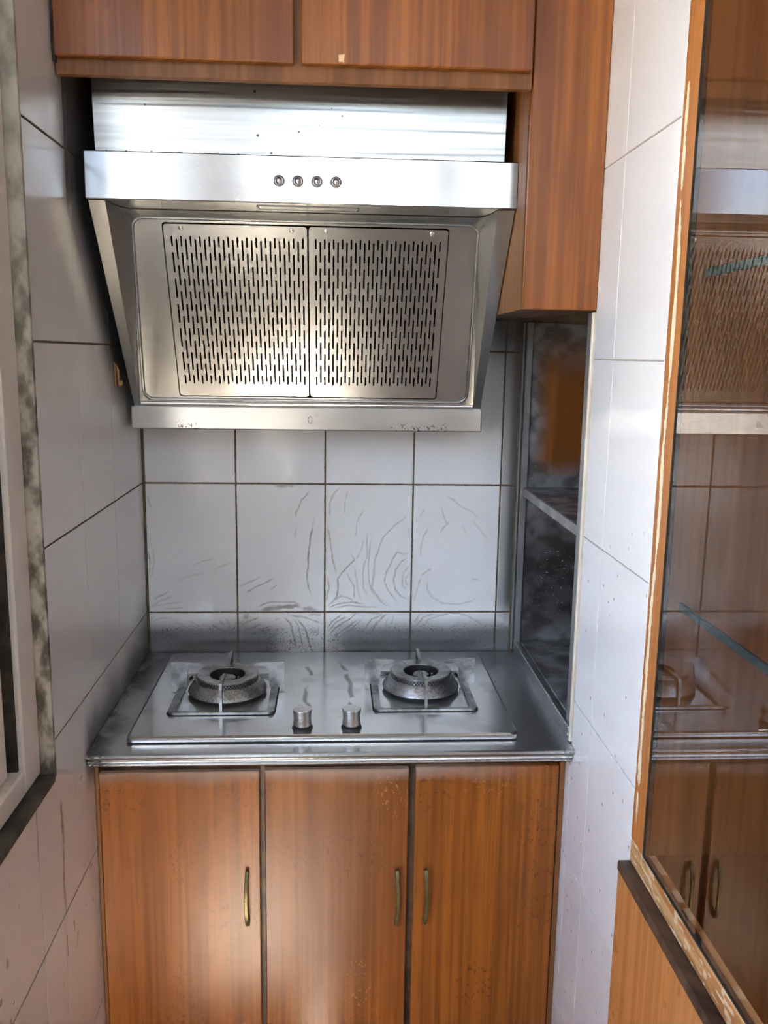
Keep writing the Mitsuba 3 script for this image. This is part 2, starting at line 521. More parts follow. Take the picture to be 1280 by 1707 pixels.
def paint_color(p, n, uv):
    x, y, z = p.x, p.y, p.z
    c = mix((.305, .315, .318), (.415, .425, .428), fbm(x * 12, z * 12, y * 12))
    return mix(c, (.16, .155, .145), .8 * smoothstep(.60, .78, fbm(x * 7 + 3, z * 9, y * 5)) * smoothstep(.33, .25, x) * smoothstep(1.37, 1.42, z))  # dark blobs on the left put a shaded reflection into the colour


scene['hood_paint'] = two({'type': 'principled', 'base_color': mikit.proc(paint_color), 'metallic': .95, 'roughness': .26})


def strip_color(p, n, uv):
    c = mix((.58, .58, .57), (.70, .69, .68), fbm(p.x * 12, p.z * 12, p.y * 12))
    s = smoothstep(.66, .78, noise(p.x * 330, p.z * 330, 1.0)) * smoothstep(1.345, 1.328, p.z) * smoothstep(.45, .6, noise(p.x * 16, 3.0))
    return mix(c, (.07, .06, .05), .85 * s)


scene['strip_paint'] = two({'type': 'principled', 'base_color': mikit.proc(strip_color), 'metallic': .95, 'roughness': .22})
scene['soot'] = two({'type': 'diffuse', 'reflectance': rgb(.012, .011, .010)})
scene['button_metal'] = two({'type': 'principled', 'base_color': rgb(.70, .70, .71), 'metallic': 1.0, 'roughness': .28})
scene['button_ring'] = two({'type': 'principled', 'base_color': rgb(.22, .22, .22), 'metallic': .9, 'roughness': .4})


def hob_color(p, n, uv):
    x, y = p.x, p.y
    c = mix((.52, .52, .52), (.64, .64, .64), fbm(x * 10, y * 10, 1.0))
    # wiped dark smears on the middle panel
    d = dr.minimum(dr.abs(x - .374 - .02 * (noise(y * 22, 1.0) - .5)), dr.abs(x - .452 + .05 * (y + .2) - .02 * (noise(y * 25, 6.0) - .5)))
    sm = smoothstep(.007, .002, d) * smoothstep(.35, .55, noise(x * 60, y * 40, 2.0)) * smoothstep(-.41, -.37, y) * smoothstep(-.10, -.14, y)
    dirt = smoothstep(.58, .76, fbm(x * 16, y * 16, 7.0))
    return mix(mix(c, (.20, .20, .20), .25 * dirt), (.10, .095, .09), .75 * sm)


scene['hob_paint'] = two({'type': 'principled', 'base_color': mikit.proc(hob_color), 'metallic': .95, 'roughness': .18})


def counter_color(p, n, uv):
    x, y, z = p.x, p.y, p.z
    c = mix((.44, .445, .45), (.58, .585, .59), fbm(x * 8, y * 8, z * 8))
    rim = dr.maximum(smoothstep(.05, .0, x), smoothstep(.80, .85, x) * smoothstep(-.30, -.48, y))
    rim = dr.maximum(rim, smoothstep(.775, .760, z))
    sp = .6 * smoothstep(.55, .8, fbm(x * 300, y * 300, z * 300)) * rim
    dark = smoothstep(.10, .0, x) * smoothstep(.35, .55, fbm(x * 14, y * 14, 3.0))
    c = mix(c, (.06, .058, .055), dr.clip(.8 * sp + .7 * dark, 0, .9))
    hi = smoothstep(.76, .82, noise(x * 330, y * 330, z * 330)) * rim
    return mix(c, (.8, .8, .8), .6 * hi)


def counter_bump(p, n, uv):
    x, y = p.x, p.y
    rim = dr.maximum(smoothstep(.05, .0, x), smoothstep(.81, .845, x))
    rim = dr.maximum(rim, smoothstep(-.02, -.003, y))
    return noise(x * 240, y * 240, p.z * 240) * (.12 + rim)


scene['counter_paint'] = two({'type': 'bumpmap', 'scale': .0016, 't': mikit.proc(counter_bump, 5e-4),
                              'b': {'type': 'principled', 'base_color': mikit.proc(counter_color), 'metallic': .95, 'roughness': .26}})


def burner_color(p, n, uv):
    s = noise(p.x * 420, p.y * 420, p.z * 420)
    return mix((.16, .16, .16), (.42, .42, .42), smoothstep(.25, .75, .4 * s + .6 * fbm(p.x * 40, p.y * 40, p.z * 40)))


scene['burner_paint'] = two({'type': 'principled', 'base_color': mikit.proc(burner_color), 'metallic': .9, 'roughness': .38})
scene['burner_dark'] = two({'type': 'principled', 'base_color': rgb(.035, .035, .036), 'metallic': .6, 'roughness': .5})
scene['support_paint'] = two({'type': 'principled', 'base_color': mikit.proc(lambda p, n, uv: mix((.12, .12, .12), (.40, .40, .40), smoothstep(.25, .75, .12 * noise(p.x * 330, p.y * 330, p.z * 330) + .88 * fbm(p.x * 28, p.y * 28, p.z * 28)))), 'metallic': .9, 'roughness': .33})
scene['knob_paint'] = two({'type': 'principled', 'base_color': mikit.proc(lambda p, n, uv: mix((.40, .40, .39), (.66, .66, .65), noise(p.x * 300, p.y * 300, p.z * 300))), 'metallic': .95, 'roughness': .3})


# --- niche
def niche_color(p, n, uv):
    x, y, z = p.x, p.y, p.z
    k = fbm(x * 30, y * 30, z * 30)
    c = mix((.09, .088, .09), (.24, .242, .25), smoothstep(.3, .7, k))
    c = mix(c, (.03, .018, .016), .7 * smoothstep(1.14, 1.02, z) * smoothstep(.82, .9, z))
    sp = smoothstep(.87, .92, noise(x * 300, y * 300, z * 300)) * smoothstep(.40, .65, noise(x * 14, y * 14, z * 14))
    c = mix(c, (.75, .75, .76), .8 * sp)
    back = smoothstep(-.03, -.01, y)
    w = smoothstep(.868, .915, x + .02 * (fbm(z * 9, 4.0) - .5)) * smoothstep(1.20, 1.26, z + .03 * (k - .5)) * smoothstep(1.57, 1.40, z) * back
    g = fbm(x * 60, z * 2, 5.0)
    return mix(c, mix((.17, .055, .013), (.30, .108, .027), g), w)


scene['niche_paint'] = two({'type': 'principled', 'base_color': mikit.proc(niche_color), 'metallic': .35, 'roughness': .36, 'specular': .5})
scene['edge_silver'] = two({'type': 'principled', 'base_color': mikit.proc(lambda p, n, uv: mix((.16, .16, .17), (.40, .41, .42), fbm(p.x * 40, p.y * 20, p.z * 12))), 'metallic': .7, 'roughness': .42})
scene['cream_edge'] = two({'type': 'diffuse', 'reflectance': mikit.proc(lambda p, n, uv: mix((.62, .54, .42), (.80, .76, .68), fbm(p.x * 50, p.y * 50, p.z * 22)))})

# --- others
scene['plaster'] = two({'type': 'diffuse', 'reflectance': rgb(.72, .70, .66)})
scene['rear_plaster'] = two({'type': 'diffuse', 'reflectance': rgb(.36, .345, .32)})
scene['white_plaster'] = two({'type': 'diffuse', 'reflectance': rgb(.84, .83, .80)})


def cement_color(p, n, uv):
    k = fbm(p.x * 60, p.y * 34, p.z * 26, octaves=4)
    c = mix((.08, .07, .055), (.36, .33, .28), smoothstep(.32, .68, k))
    return mix(c, (.40, .38, .32), .5 * smoothstep(1.3, 1.8, p.z))


scene['cement'] = two({'type': 'diffuse', 'reflectance': mikit.proc(cement_color)})
scene['dark_cement'] = two({'type': 'diffuse', 'reflectance': mikit.proc(lambda p, n, uv: mix((.03, .026, .022), (.10, .09, .075), fbm(p.x * 50, p.y * 30, p.z * 30)))})
scene['frame_plastic'] = two({'type': 'principled', 'base_color': mikit.proc(lambda p, n, uv: mix((.56, .50, .43), (.63, .57, .50), fbm(p.x * 20, p.y * 20, p.z * 6))), 'roughness': .4, 'specular': .4})
scene['rubber_gap_dark'] = two({'type': 'diffuse', 'reflectance': mikit.proc(lambda p, n, uv: mix((.012, .012, .011), (.06, .05, .04), fbm(p.x * 50, p.y * 50, p.z * 40)))})
scene['window_glass'] = {'type': 'thindielectric', 'int_ior': 1.5}
scene['shelf_glass'] = {'type': 'thindielectric', 'int_ior': 1.5}
scene['glass_edge'] = two({'type': 'principled', 'base_color': rgb(.008, .024, .024), 'roughness': .35, 'specular': .3})
scene['brass'] = two({'type': 'principled', 'base_color': mikit.proc(lambda p, n, uv: mix((.055, .047, .022), (.19, .160, .075), fbm(p.x * 200, p.y * 200, p.z * 60))), 'metallic': .75, 'roughness': .42})
scene['rust'] = two({'type': 'principled', 'base_color': mikit.proc(lambda p, n, uv: mix((.10, .045, .015), (.36, .19, .07), fbm(p.x * 200, p.y * 200, p.z * 120))), 'metallic': .3, 'roughness': .6})
scene['floor_glaze'] = two({'type': 'principled', 'base_color': rgb(.40, .37, .33), 'roughness': .35, 'specular': .4})
scene['ground_paving'] = two({'type': 'diffuse', 'reflectance': rgb(.17, .172, .17)})
scene['chrome'] = two({'type': 'principled', 'base_color': rgb(.6, .6, .6), 'metallic': 1.0, 'roughness': .25})

# ------------------------------------------------------------------ the room
JOINT = .0018     # half of a joint
add('floor', bx(-.15, 1.45, REAR - .15, .15, -.12, 0, 0), 'floor_glaze', label='beige tiled kitchen floor in front of the base cabinet', kind='structure')
add('ceiling', bx(-.15, 1.45, REAR - .15, .15, CEIL, CEIL + .12, 0), 'plaster', label='plain ceiling above the kitchen alcove', kind='structure')


def grid(a, b, joints):
    e = [a] + [j for j in sorted(joints) if a + .004 < j < b - .004] + [b]
    return list(zip(e[:-1], e[1:]))


rows = [Z0 + .3 * k for k in range(-5, 5)]

wall = add('wall_back', bx(-.15, 1.45, .0016, .15, 0, CEIL, 0), 'grout', label='white tiled back wall behind the gas hob and range hood, with wiped grease streaks', kind='structure')
for x0, x1 in grid(0.003, .8405, [XJ + .2 * k for k in range(4)]):
    for z0, z1 in grid(.60, 2.39, rows):
        if z0 > .85 and z1 < 1.2 or .5 < z0 < .7:
            m, colour = streaked_tile(x0 + JOINT, x1 - JOINT, max(z0, .74) + JOINT, z1 - JOINT)
            add('wall_back__tile', m, 'tile_back_streaked', color=colour)
        else:
            add('wall_back__tile', bx(x0 + JOINT, x1 - JOINT, 0, .006, z0 + JOINT, z1 - JOINT, .0008), 'tile_back_glaze')
add('wall_back__batten', cat(bx(.8425, .8475, -.004, .0016, .80, 1.555, .0012), bx(.8495, .864, -.012, .0016, .80, 1.555, .0012)), 'edge_silver', label='dark silver batten between the tiles and the open shelf')

# the left wall, with the window opening
WY0, WY1, WZ0, WZ1 = -.680, -2.15, .840, 2.30
slab = cat(bx(-.15, -.0016, WY0 + .004, .0016, 0, CEIL, 0), bx(-.15, -.0016, WY1, WY0 + .004, 0, WZ0 - .006, 0),
           bx(-.15, -.0016, WY1, WY0 + .004, WZ1, CEIL, 0), bx(-.15, -.0016, REAR, WY1, 0, CEIL, 0))
add('wall_left', slab, 'grout', label='greyish white tiled left wall between the window and the range hood', kind='structure')
V = .0010
for z0, z1 in grid(0, 2.39, rows):
    ycols = grid(-.679 if z1 > .85 else -1.40, -.003, [-.042, -.252, -.462, -.672, -.770, -.98, -1.19] if z1 < .85 else [-.042, -.252, -.462])
    for y0, y1 in ycols:
        if y1 <= -.679 and z1 > WZ0:
            continue
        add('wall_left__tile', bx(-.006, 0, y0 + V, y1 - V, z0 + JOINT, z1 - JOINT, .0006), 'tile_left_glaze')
# tiles that meet the sill between the rows
zlo, zhi = Z0 - .9 + JOINT, WZ0 - .012
# (row .59-.89 stops at the sill left of the window edge)
for k in [k for k in list(scene) if k.startswith('wall_left__tile')]:
    pass
for y0, y1 in grid(-1.40, -.674, [-.770, -.98, -1.19]):
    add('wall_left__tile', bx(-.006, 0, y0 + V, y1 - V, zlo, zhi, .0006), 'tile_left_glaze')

# the right wall: a tiled strip between the open shelf and the glass-fronted cabinet, plain beyond the cabinet
WZR = -.0136
slab = cat(bx(W + .0016, W + .05, -.831, -.505, 0, CEIL, 0), bx(W + .0016, W + .05, -.505, .0016, 0, .79, 0), bx(W, W + .12, REAR, -2.02, 0, CEIL, 0), bx(W + .30, W + .42, -2.02, .0016, 0, CEIL, 0))
add('wall_right', slab, 'grout', label='bright white tiled strip of the right wall between the dark open shelf and the glass-fronted cabinet', kind='structure')
for z0, z1 in grid(0, 2.39, [r + WZR for r in rows]):
    for y0, y1 in grid(-.829, -.506, [-.611]):
        add('wall_right__tile', bx(W, W + .006, y0 + V, y1 - V, z0 + .0012, z1 - .0012, .0006), 'tile_right_glaze')
for z0, z1 in grid(0, .755, [r + WZR for r in rows]):
    add('wall_right__tile', bx(W, W + .006, -.506 + V, -.30, z0 + .0012, z1 - .0012, .0006), 'tile_right_glaze')
add('wall_right__plaster_edge', bx(W - .003, W + .004, -.8325, -.829, .775, 2.4, .0008), 'white_plaster', label='thin white plaster line beside the cabinet frame')

# the far end of the room behind the viewer: unseen openings shaped to steer the sun and reflections
RW = ((-.15, .002, 0, CEIL), (.82, 1.45, 0, CEIL), (.002, .82, 3.0, CEIL), (.302, .82, 0, 1.72), (.002, .04, 1.25, 3.0), (.04, .302, 1.25, 2.08),
      (.25, .302, 2.10, 3.0), (.04, .25, 2.66, 3.0), (.16, .302, 0, 1.25), (.002, .16, 0, .72))
rear = cat(*[bx(a, b, REAR - .06, REAR, c, d, 0) for a, b, c, d in RW])
add('wall_rear', rear, 'rear_plaster', label='plastered wall behind the viewer with a bright opening', kind='structure')

add('ground', bx(-40, 40, -60, 20, -.40, -.30, 0), 'ground_paving', label='sunlit paved ground outside the windows', kind='structure')
add('added_sun_slab', bx(.31, 2.2, REAR - 1.66, REAR - .061, 3.5, 3.62, 0), 'plaster', label='added unseen slab that keeps the sun off the rear window, above and behind the viewer', kind='structure')  # unseen slab added to block the sun at the rear window

# ------------------------------------------------------------------ window in the left wall
win = thing('window_1', 'cream plastic sliding window at the left edge with a dirty cement reveal', None, kind='structure')
add(win + '__reveal', bx(-.058, .0006, -.6835, -.6745, WZ0 - .008, 2.31, .001), 'cement', label='stained grey cement reveal')
add(win + '__sill', prism_x([(-.684, .828), (-.684, .8395), (WY1, .8395), (WY1, .828)], -.058, .001), 'dark_cement', label='dark cement sill')
fr = cat(bx(-.075, -.020, -.750, -.684, .8405, 2.295, .003), bx(-.075, -.020, WY1 + .001, -.750, .8405, .878, .003),
         bx(-.075, -.020, WY1 + .001, -.750, 2.255, 2.295, .003), bx(-.075, -.020, WY1 + .001, WY1 + .06, .878, 2.255, .003))
add(win + '__frame', fr, 'frame_plastic')
add(win + '__gasket', cat(bx(-.073, -.060, -.776, -.7505, .8785, 2.254, .0005), bx(-.0735, -.028, -.7560, -.7505, .8785, 2.254, .0005)), 'rubber_gap_dark', label='dark dirty track')
sash = cat(bx(-.062, -.034, -.846, -.7765, .880, 2.253, .003), bx(-.062, -.034, -1.42, -.846, .880, .945, .003),
           bx(-.062, -.034, -1.42, -.846, 2.19, 2.253, .003), bx(-.062, -.034, -1.48, -1.42, .880, 2.253, .003))
add(win + '__sash', sash, 'frame_plastic')
pane = trimesh.Trimesh([[-.048, -1.42, .945], [-.048, -.846, .945], [-.048, -.846, 2.19], [-.048, -1.42, 2.19]], [[0, 1, 2], [0, 2, 3]], process=False)
add(win + '__pane', pane, 'window_glass')

# ------------------------------------------------------------------ base cabinet
base = thing('base_cabinet', 'orange-brown wooden base cabinet with three doors under the silver worktop', 'cabinet')
DY = -.480
carcass = cat(bx(.002, .853, -.465, -.02, .04, .7665, .001))
add(base + '__carcass', carcass, 'dark_edge_wood', label='dark brown face frame showing between the doors')
for x0, x1 in ((.0005, .0075), (.8435, .8532)):
    add(base + '__side_stile', bx(x0, x1, -.4760, -.4655, .04, .7560, .001), 'case_veneer')
HZ = ((.4361, .5403), (.4302, .5368), (.4318, .5368))
HX = (.2697, .5455, .5990)
for i, (x0, x1) in enumerate(((.0085, .2935), (.3025, .5645), (.5770, .8415))):
    d = add(base + '__door', bx(x0, x1, DY, -.4655, .05, (.7365, .7385, .7415)[i], .0018), 'door_varnish')
    za, zb = HZ[i]
    pts = []
    for t in np.linspace(0, 1, 9):
        bow = math.sin(math.pi * t) ** .5 if 0 < t < 1 else 0
        pts.append((HX[i] + .0015 * math.sin(math.pi * t) * (1 if i else -1), DY - .006 - .013 * bow, za + (zb - za) * t))
    bar = [m3.Manifold.batch_hull([man(bx(a[0] - .0036, a[0] + .0036, a[1] - .0026, a[1] + .0026, a[2] - .003, a[2] + .003, .001)),
                                   man(bx(b[0] - .0036, b[0] + .0036, b[1] - .0026, b[1] + .0026, b[2] - .003, b[2] + .003, .001))]) for a, b in zip(pts[:-1], pts[1:])]
    feet = [man(bx(HX[i] - .0038, HX[i] + .0038, DY - .008, DY + .0005, z - .005, z + .005, .001)) for z in (za + .003, zb - .003)]
    h = m3.Manifold.batch_boolean(bar + feet, m3.OpType.Add)
    add(d + '__handle', unman(h), 'brass', smooth=35, label='tarnished brass bow handle')

# ------------------------------------------------------------------ worktop
top = thing('worktop', 'silver-painted worktop with a ridged front edge under the gas hob', 'worktop')
lip = [(-.006, ZT), (-.006, ZT - .028), (-.498, ZT - .028), (-.500, .7665), (-.512, .7660), (-.517, .7672), (-.519, .7698), (-.517, .7722), (-.5165, .7733),
       (-.521, .7747), (-.5235, .7776), (-.522, .7804), (-.520, .7816), (-.5205, .7832), (-.527, .785), (-.530, .789), (-.529, .793), (-.525, ZT)]
add(top + '__slab', prism_x([(y, z) for y, z in lip], .0012, W - .001), 'counter_paint', smooth=40)
add(top + '__upstand', bx(W - .0045, W + .0100, -.4912, -.0135, ZT - .002, .8215, .0015), 'counter_paint', label='low silver upstand at the open shelf')

# ------------------------------------------------------------------ the open shelf unit recessed at the right of the worktop
niche = thing('open_shelf_unit', 'narrow dark open shelf unit, sprayed black and silver, recessed right of the worktop', 'shelf unit')
NX = W + .0015
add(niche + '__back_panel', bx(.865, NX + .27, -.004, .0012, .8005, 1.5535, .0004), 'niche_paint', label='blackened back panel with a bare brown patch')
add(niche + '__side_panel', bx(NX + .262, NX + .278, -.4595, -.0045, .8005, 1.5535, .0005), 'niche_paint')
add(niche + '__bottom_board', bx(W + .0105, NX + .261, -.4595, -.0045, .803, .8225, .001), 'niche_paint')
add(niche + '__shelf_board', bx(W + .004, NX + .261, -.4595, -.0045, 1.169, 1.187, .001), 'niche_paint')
add(niche + '__shelf_board_edge', bx(W - .001, W + .004, -.4595, -.0135, 1.1685, 1.1875, .001), 'edge_silver', label='silver front edge of the shelf board')
add(niche + '__front_panel', bx(W, W + .10, -.4915, -.4600, .8225, 1.5535, .001), 'edge_silver', label='silver-grey end of the front panel')
add(niche + '__edge_batten', bx(W - .0030, W + .0030, -.5005, -.492, .797, 1.5535, .001), 'cream_edge', label='worn cream edge batten')

# ------------------------------------------------------------------ tall wall cabinet right of the hood
tower = thing('tall_wall_cabinet', 'tall narrow orange-brown wall cabinet right of the range hood, above the open shelf unit', 'cabinet')
add(tower + '__body', bx(.7325, W - .001, -.494, -.0015, 1.5565, 2.42, .001), 'dark_edge_wood')
add(tower + '__front_panel', bx(.7318, W - .0006, -.510, -.4945, 1.556, 2.42, .0015), 'door_varnish')
add(tower + '__side_panel', bx(.7305, .7322, -.494, -.002, 1.556, 2.42, .0003), 'case_veneer', label='duller brown side facing the hood')

# ------------------------------------------------------------------ wall cabinet above the hood
over = thing('wall_cabinet', 'reddish-brown wall cabinet with two doors over the range hood', 'cabinet')
add(over + '__body', cat(bx(.002, .7295, -.498, -.0015, 1.935, 2.42, .001), bx(.002, .7295, -.514, -.4985, 1.889, 2.42, .0012)), 'case_veneer', label='duller brown body and lower rail')
for x0, x1, zb in ((.0055, .3610, 1.9115), (.3720, .7265, 1.912)):
    add(over + '__door', bx(x0, x1, -.530, -.5145, zb, 2.42, .002), 'door_varnish')
add(over + '__gap_shade_strip', bx(.0004, .0050, -.521, -.515, 1.905, 2.42, .0005), 'rubber_gap_dark', label='black strip standing in for the shade of the gap by the left wall')  # dark strip put in for the shade of the gap beside the door

# ------------------------------------------------------------------ range hood
hood = thing('range_hood', 'silver slanted range hood with two slotted filters above the gas hob', 'range hood')
topm = man(prism_x([(-.401, 1.7995), (-.4105, 1.9150), (-.020, 1.9150), (-.020, 1.7995)], .0275, .7115))
add(hood + '__top_plate', unman(topm), 'brushed_steel', label='brushed steel top panel with black paint drips')
add(hood + '__visor', bx(.0155, .7310, -.432, -.004, 1.7235, 1.7990, .0016), 'visor_steel', label='bright steel control band')

PO = np.array([0, -.14, 1.375])
pv = np.array([0, -.12, .265])
pv /= np.linalg.norm(pv)
pu = np.array([1.0, 0, 0])
pn = np.cross(pu, pv)           # out of the panel, toward the room
PM = frame_matrix(PO, pu, pv, pn)


def onpanel(mesh):
    mesh.apply_transform(PM)
    return mesh


wedge = man(prism_x([(-.424, 1.7225), (-.140, 1.3705), (-.004, 1.3705), (-.004, 1.7225)], .0185, .7285))


def loop(corners, r, seg=7):
    """Rounded quadrilateral in (u, v)."""
    return np.array(Polygon(corners).buffer(-r).buffer(r, quad_segs=seg).exterior.coords)[:-1]


back_uv = loop([(.0400, .010), (.6985, .010), (.6890, .374), (.0600, .374)], .020)
back = (PM[:3, 3] + back_uv[:, :1] * pu + back_uv[:, 1:] * pv)
fa, fb = np.array([0, -.140, 1.3705]), np.array([0, -.424, 1.7225])
fs = fb - fa
fo = np.array([0, -fs[2], fs[1]])
fo /= np.linalg.norm(fo)
fo = fo * np.sign(-fo[1])
front = []
for u, t, o_ in ((.0310, .012, .0), (.7135, .012, .0), (.6995, 1.04, .0), (.0465, 1.04, .0), (.0310, .012, .03), (.7135, .012, .03), (.6995, 1.04, .03), (.0465, 1.04, .03)):
    front.append(fa + fs * t + fo * o_ + np.array([u, 0, 0]))
pan = m3.Manifold.hull_points(np.vstack([back, np.array(front)]))
body = wedge - pan
opening = rrect(.1115, .6355, .0165, .3665, .006)
cav = onpanel(cat(stranslate and extrude(opening, .036)))
cav.apply_translation(-pn * .030)
body = body - man(cav)
body_mesh = unman(body)
add(hood + '__body', body_mesh, 'hood_paint', smooth=25)
rim = tubes([tuple(q + pn * .0006) for q in back[::1]], .0030, 8, closed=True)
add(hood + '__pressed_rim', unman(rim), 'hood_paint', smooth=50, label='rounded pressed rim around the filters')
add(hood + '__filter_backing', onpanel(bx(.1125, .6345, .0175, .3655, -.0285, -.024, 0)), 'soot', label='black sooty space behind the slots')


def slotted(u0, u1, first, ncol, pitch, flip):
    plate = rrect(u0, u1, .0190, .3640, .006)
    v0, v1 = .0455, .3425
    unit = (v1 - v0) / 6.0          # six rows, every other column shifted by half a row
    holes = []
    for c in range(ncol):
        u = first + pitch * c
        if (c + flip) % 2:
            spans = [(v0 + unit * k, v0 + unit * (k + 1) - .011) for k in range(6)]
            spans = [(a + .0055, b + .0055) for a, b in spans]
        else:
            spans = [(v0, v0 + unit / 2 - .0055)] + [(v0 + unit * (k + .5) + .0055, v0 + unit * (k + 1.5) - .0055) for k in range(5)] + [(v1 - unit / 2 + .0055, v1)]
        for a, b in spans:
            holes.append(rrect(u - .0015, u + .0015, a, b, .00149, 2))
    poly = Polygon(plate.exterior.coords, [list(h.exterior.coords) for h in holes])
    m = extrude(poly, .0014)
    m.apply_translation((0, 0, -.0006))
    return onpanel(m)


for k, (u0, u1, first, pitch, flip, su) in enumerate(((.1135, .3735, .1270, .00852, 0, (.1455, .3460)), (.3765, .6335, .3895, .00822, 0, (.4085, .6035)))):
    f = add(hood + '__filter', slotted(u0, u1, first, 29, pitch, flip), 'hood_paint')
    for s_ in su:
        head = lathe([(0, 0), (.0046, 0), (.0046, .0008), (.0036, .0016), (0, .0020)], (0, 0, 0), 20)
        slot = cat(bx(-.0026, .0026, -.0004, .0004, .0018, .0024, 0), bx(-.0004, .0004, -.0026, .0026, .0018, .0024, 0))
        hm = cat(head)
        hm.apply_translation((s_, .3565, .0008))
        add(f + '__screw', onpanel(hm), 'chrome', smooth=40)
        slot.apply_translation((s_, .3565, .0002))
        add(f + '__screw_slot', onpanel(slot), 'soot')

# lower strip, bead, embossed mark
add(hood + '__lower_strip', bx(.0115, .7325, -.1420, -.004, 1.3225, 1.3700, .0022), 'strip_paint', smooth=False, label='bright lower lip with dark paint specks')
bead = tubes([(.034, -.1425, 1.3755), (.7115, -.1425, 1.3755)], .0042, 14)
add(hood + '__bead', unman(bead), 'strip_paint', smooth=50)
ring = Polygon(rrect(-.0042, .0042, -.0075, .0075, .0042, 8).exterior.coords, [list(rrect(-.0028, .0028, -.0061, .0061, .0028, 8).exterior.coords)])
mk = extrude(ring, .0007)
mk.apply_transform(np.array([[1, 0, 0, .3757], [0, 0, -1, -.1420], [0, 1, 0, 1.3445], [0, 0, 0, 1.0]]))
add(hood + '__embossed_mark', mk, 'button_ring', label='small oval mark like a zero')
# push buttons
for bxx in (.3318, .3628, .3943, .4258):
    b = add(hood + '__button', None or lathe([(0, .0075), (.0030, .0070), (.0052, .0050), (.0060, .0022), (.0060, 0), (0, 0)], (0, 0, 0), 28).apply_transform(
        np.array([[1, 0, 0, bxx], [0, 0, -1, -.4322], [0, 1, 0, 1.7590], [0, 0, 0, 1.0]])), 'button_metal', smooth=60)
    add(b + '__collar', lathe([(.0066, 0), (.0092, 0), (.0092, .0012), (.0080, .0022), (.0066, .0012), (.0066, 0)], (0, 0, 0), 28).apply_transform(
        np.array([[1, 0, 0, bxx], [0, 0, -1, -.4320], [0, 1, 0, 1.7590], [0, 0, 0, 1.0]])), 'button_ring', smooth=40)
# lamp cover under the visor
lamp_ring = Polygon(rrect(.292, .466, -.408, -.372, .006).exterior.coords, [list(rrect(.2945, .4635, -.4055, -.3745, .005).exterior.coords)])
lc = extrude(lamp_ring, .0016)
lc.apply_translation((0, 0, 1.7220))
add(hood + '__lamp_frame', lc, 'button_ring', label='narrow lamp cover outline under the control band')
add(hood + '__lamp_cover', bx(.2950, .4630, -.4050, -.3750, 1.7226, 1.7236, .0003), 'hood_paint')

# ------------------------------------------------------------------ gas hob
hob = thing('gas_hob', 'silver-painted two-burner gas hob set on the worktop', 'gas hob')
HX0, HX1, HY0, HY1 = .0600, .7625, -.4870, -.0400


def taper_plate(x0, x1, y0, y1, z0, z1, r0, inset):
    a = np.array(rrect(x0, x1, y0, y1, r0).exterior.coords)[:-1]
    b = np.array(rrect(x0 + inset, x1 - inset, y0 + inset, y1 - inset, r0).exterior.coords)[:-1]
    mid = np.array(rrect(x0 + .0008, x1 - .0008, y0 + .0008, y1 - .0008, r0).exterior.coords)[:-1]
    pts = np.vstack([np.c_[a, np.full(len(a), z0)], np.c_[a, np.full(len(a), z0 + (z1 - z0) * .45)], np.c_[mid, np.full(len(mid), z0 + (z1 - z0) * .7)], np.c_[b, np.full(len(b), z1)]])
    return trimesh.convex.convex_hull(pts)


ZH = ZT + .0125
add(hob + '__gap_seal', taper_plate(HX0 + .003, HX1 - .003, HY0 + .003, HY1 - .003, ZT + .0001, ZT + .003, .010, .001), 'rubber_gap_dark', label='dark seal line under the hob plate')
add(hob + '__plate', taper_plate(HX0, HX1, HY0, HY1, ZT + .0028, ZH, .012, .005), 'hob_paint', smooth=20)
add(hob + '__middle_panel', prism_x([(-.4825, ZH - .0003), (-.4815, ZH + .0008), (-.0480, ZH + .0008), (-.0470, ZH - .0003)], .3345, .4925), 'hob_paint', label='slightly raised middle panel with dark smears')


